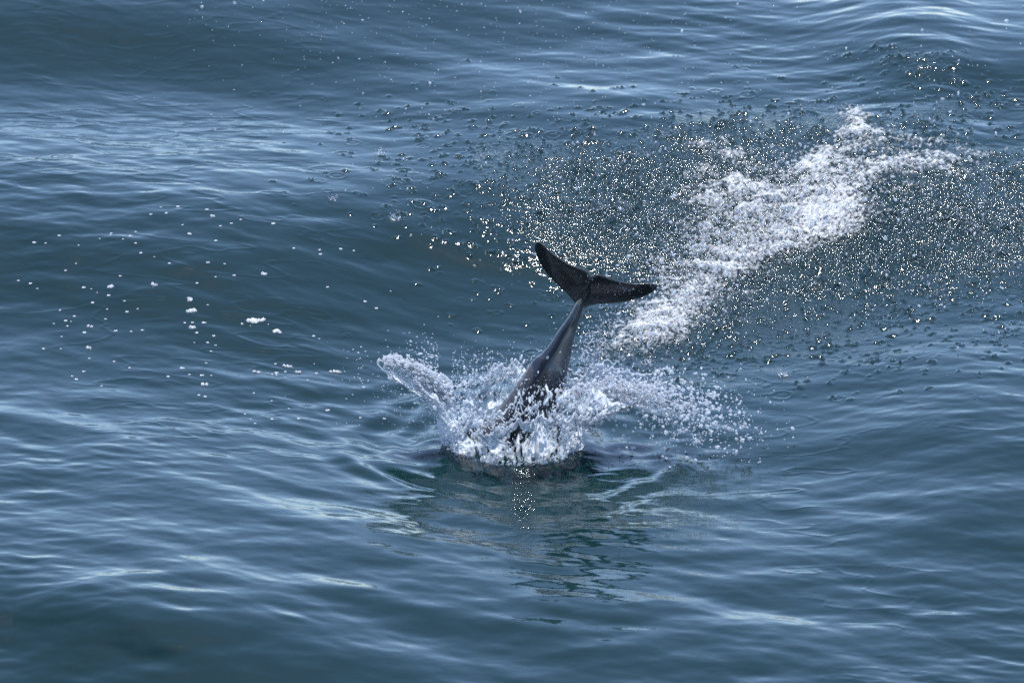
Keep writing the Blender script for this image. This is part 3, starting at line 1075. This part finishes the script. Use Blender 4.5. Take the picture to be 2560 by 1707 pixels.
# ------------------------------------------------------------------ foam patches floating left of the dolphin
def foam_patch(name, px, py, outline, label=None, group=None, seed=0):
    """raft of bubbles; outline: list of (dx, dy, r) lobes in photo pixels along the water"""
    c = on_sea(px, py)[0]
    k = 1 / PX
    lob = [(dx * k, -dy * k / SP * 0.62, r * k) for dx, dy, r in outline]
    ext = max(abs(l[0]) + l[2] for l in lob) * 1.35, max(abs(l[1]) + l[2] * 1.5 for l in lob) * 1.35
    nx, ny = 44, 40
    X, Y = np.meshgrid(np.linspace(-ext[0], ext[0], nx), np.linspace(-ext[1], ext[1], ny))
    f = np.zeros_like(X)
    for lx, ly, lr in lob:
        f = np.maximum(f, 1.35 - np.hypot((X - lx) / lr, (Y - ly) / (lr * 1.35)))
    f = f + 0.55 * fbm(X * 70 + seed * 3.1, Y * 60, 200 + seed, 4) - 0.32
    hole = fbm(X * 190 + seed, Y * 130, 300 + seed, 2)
    f = np.where(hole > 0.30, f - 0.6, f)
    h = np.where(f > 0, 0.004 + 0.007 * np.clip(f, 0, 1) + 0.005 * hole, -0.003)
    Zw = height((c[0] + X).ravel(), (c[1] + Y).ravel()).reshape(X.shape) - c[2]
    i = np.arange(X.size).reshape(X.shape)
    q = np.stack([i[:-1, :-1], i[:-1, 1:], i[1:, 1:], i[1:, :-1]], -1).reshape(-1, 4)
    kp = (f.ravel()[q] > 0).any(1)
    u = np.unique(q[kp])
    rm = np.full(X.size, -1)
    rm[u] = np.arange(len(u))
    o = mesh_obj(name, np.stack([X, Y, Zw + h], -1).reshape(-1, 3)[u], rm[q[kp]], M_FOAM)
    o.location = c
    tag(o, label, 'foam', group)
    return o


def cz_(x, y):                                    # pixels of the enlarged study of the left water
    return x / 2.352, 480 + y / 2.352


PATCHES = [
    ((1500, 760), [(-20, 1, 10), (-8, 0, 12), (4, 1, 11), (14, -4, 7), (24, -7, 8), (28, -12, 8)], 'large white foam patch with a raised right end, left of the dolphin'),
    ((1628, 822), [(-6, 0, 11), (6, 1, 11), (2, -3, 9)], 'round foam patch just below right of the largest foam patch'),
    ((1122, 697), [(-10, 3, 8), (0, 0, 10), (10, -2, 10)], 'wide foam patch below a small comma shaped one, left water'),
    ((1114, 631), [(-4, -2, 7), (5, 3, 7)], 'small comma shaped foam patch above a wide one'),
    ((1130, 799), [(-5, 0, 8), (5, 0, 8)], 'oval foam patch third down in a column at left'),
    ((907, 548), [(-6, -3, 6), (5, 3, 6)], 'slanting twin lobed foam patch up left of the column'),
    ((647, 562), [(-4, 0, 7), (5, 0, 7)], 'oval foam patch alone in the left water'),
    ((1690, 1019), [(-12, -1, 7), (0, 0, 8), (13, 3, 5)], 'tapering foam streak left of the splash jet, uppermost of its row'),
    ((1512, 1058), [(-8, -1, 8), (4, 1, 6)], 'blunt foam blob with a thin foam tail beside it'),
    ((1600, 1074), [(-14, -2, 3.5), (0, 0, 3.5), (14, 3, 3.5)], 'thin straight foam tail pointing to the splash jet'),
    ((1970, 1055), [(-14, 1, 5), (-3, -3, 6), (9, -1, 6), (16, 3, 4)], 'arched foam streak nearest the left splash jet'),
    ((1751, 1055), [(-5, 0, 6), (5, 0, 6)], 'small oval foam patch in the row below the tapering streak'),
    ((1203, 1134), [(-7, 0, 7), (7, 2, 6)], 'lopsided foam patch below the dark water at left'),
    ((530, 790), [(-6, -2, 6), (5, 2, 6)], 'slanted oval foam patch in the far left cluster'),
    ((520, 919), [(-3, -2, 6), (5, 2, 6)], 'slanted foam patch lowest in the far left cluster'),
    ((1250, 144), [(-3, 0, 7), (4, 0, 6)], 'oval foam patch highest on the left wave face'),
    ((1551, 480), [(-4, 0, 7), (5, 0, 7)], 'solid oval foam patch between the column and the tail'),
]
for k, (c, ol, lb) in enumerate(PATCHES):
    x, y = cz_(*c)
    foam_patch('foam_patch', x, y, [(a * 0.75, b * 0.6, r * 0.62) for a, b, r in ol], lb, 'foam patches floating on the left water', k)
x, y = 512 * 1.0884, 883 * 1.0884

FLECKS = [(945, 92), (1046, 87), (1218, 105), (887, 135), (979, 130), (1415, 166), (1360, 185), (1296, 198), (1608, 188), (1073, 191), (1114, 243),
          (1268, 282), (797, 228), (766, 260), (655, 243), (651, 253), (725, 284), (797, 309), (587, 281), (348, 262), (203, 299), (269, 304), (463, 321),
          (828, 364), (907, 384), (447, 420), (998, 423), (1222, 422), (1321, 426), (1267, 504), (1375, 491), (1158, 532), (708, 491), (385, 459), (180, 539),
          (107, 521), (219, 566), (492, 563), (538, 571), (571, 593), (640, 610), (545, 652), (353, 690), (630, 687), (733, 645), (809, 685), (747, 701),
          (435, 727), (418, 760), (385, 756), (397, 786), (316, 771), (363, 850), (494, 827), (620, 743), (836, 809), (772, 818), (680, 814), (1222, 666),
          (1085, 767), (1132, 766), (1198, 766), (1158, 826), (1257, 845), (1143, 880), (1219, 880), (1268, 895), (1240, 930), (1845, 845), (1877, 860),
          (358, 925), (254, 926), (525, 981), (670, 998), (763, 1037), (492, 1053), (424, 1080), (447, 1098), (597, 1137), (1070, 1040), (990, 1090),
          (1113, 1078), (1188, 1083), (1242, 1085), (1620, 1003), (1625, 1056), (1678, 1050), (1860, 1058), (1808, 1110), (2138, 1157), (1598, 1230),
          (1697, 1272), (1927, 1280), (1440, 1302), (1475, 1331), (1598, 1337), (1500, 1358), (1756, 1336), (2120, 1331), (2258, 1342), (1170, 1196),
          (1205, 1205), (1492, 1186), (1727, 332), (1880, 335), (1883, 363), (2003, 331), (2080, 340), (1926, 556), (2145, 642), (2214, 683), (2297, 582), (1212, 1003)]
master = None
for k, c in enumerate(FLECKS):
    x, y = cz_(*c)
    if k < 6:
        o = foam_patch('foam_fleck', x, y, [(-1.5, 0, 3.0), (1.5, rng.uniform(-.6, .6), 2.7)], seed=40 + k)
        master = (master or []) + [o]
    else:
        o = master[k % 6].copy()
        o.name = 'foam_fleck'
        sc.collection.objects.link(o)
        o.location = on_sea(x, y)[0]
        o.rotation_euler = (0.1, 0, rng.uniform(-0.5, 0.5))
    f = rng.uniform(0.45, 0.95)
    o.scale = (f * rng.uniform(0.9, 1.4), f, f * 0.4)
    tag(o, 'tiny white foam fleck on the dark water left of the dolphin', 'foam', 'tiny foam flecks on the left water')

# ------------------------------------------------------------------ a few larger drop splashes one can pick out
def splashlet(px, py, size, label, seed):
    c = on_sea(px, py)[0]
    g = np.random.default_rng(seed)
    nt, ns = 46, 9
    t, s = np.meshgrid(np.linspace(0, 2 * np.pi, nt, endpoint=False), np.linspace(0, 1, ns))
    hgt = 0.55 + 0.45 * np.sin(3 * t + seed) + 0.8 * fbm(t * 3, t * 0 + seed, seed, 3)
    r = size * (0.55 + 0.45 * s ** 1.5 + 0.18 * fbm(t * 4, s * 3, seed + 3, 3))
    V = np.stack([r * np.cos(t), r * np.sin(t), size * 0.75 * s * np.clip(hgt, 0.1, 1.4) - 0.004], -1)
    i = np.arange(nt * ns).reshape(ns, nt)
    q = np.stack([i[:-1], np.roll(i, -1, 1)[:-1], np.roll(i, -1, 1)[1:], i[1:]], -1).reshape(-1, 4)
    q = q[g.random(len(q)) > 0.25]
    o = mesh_obj('drop_splash', V.reshape(-1, 3), q, M_DROP)
    o.location = c
    tag(o, label, 'splash', 'single drop splashes on the water')
    n = 40
    p = g.normal(0, 1, (n, 3)) * np.array([size * 0.8, size * 0.8, size * 0.5]) + np.array([0, 0, size * 0.7])
    p[:, 2] = np.abs(p[:, 2])
    d = drops('splash_drops', p, g.uniform(0.0012, 0.003, n), M_DROP, None, o)
    d['kind'] = 'stuff'


splashlet(952, 386, 0.022, 'small drop splash on bright water left of the pelted patch', 1)
splashlet(988, 552, 0.026, 'drop splash on dark blue water, upper left of the tail', 2)
splashlet(833, 503, 0.016, 'tall thin drop splash farthest left on the water', 3)
splashlet(1957, 940, 0.026, 'drop splash on smooth water right of the dolphin', 4)
splashlet(1615, 905, 0.030, 'ragged drop splash between the tail and the right plume', 5)
splashlet(1492, 1090, 0.018, 'white dab of splash water at the right foot of the crown', 6)
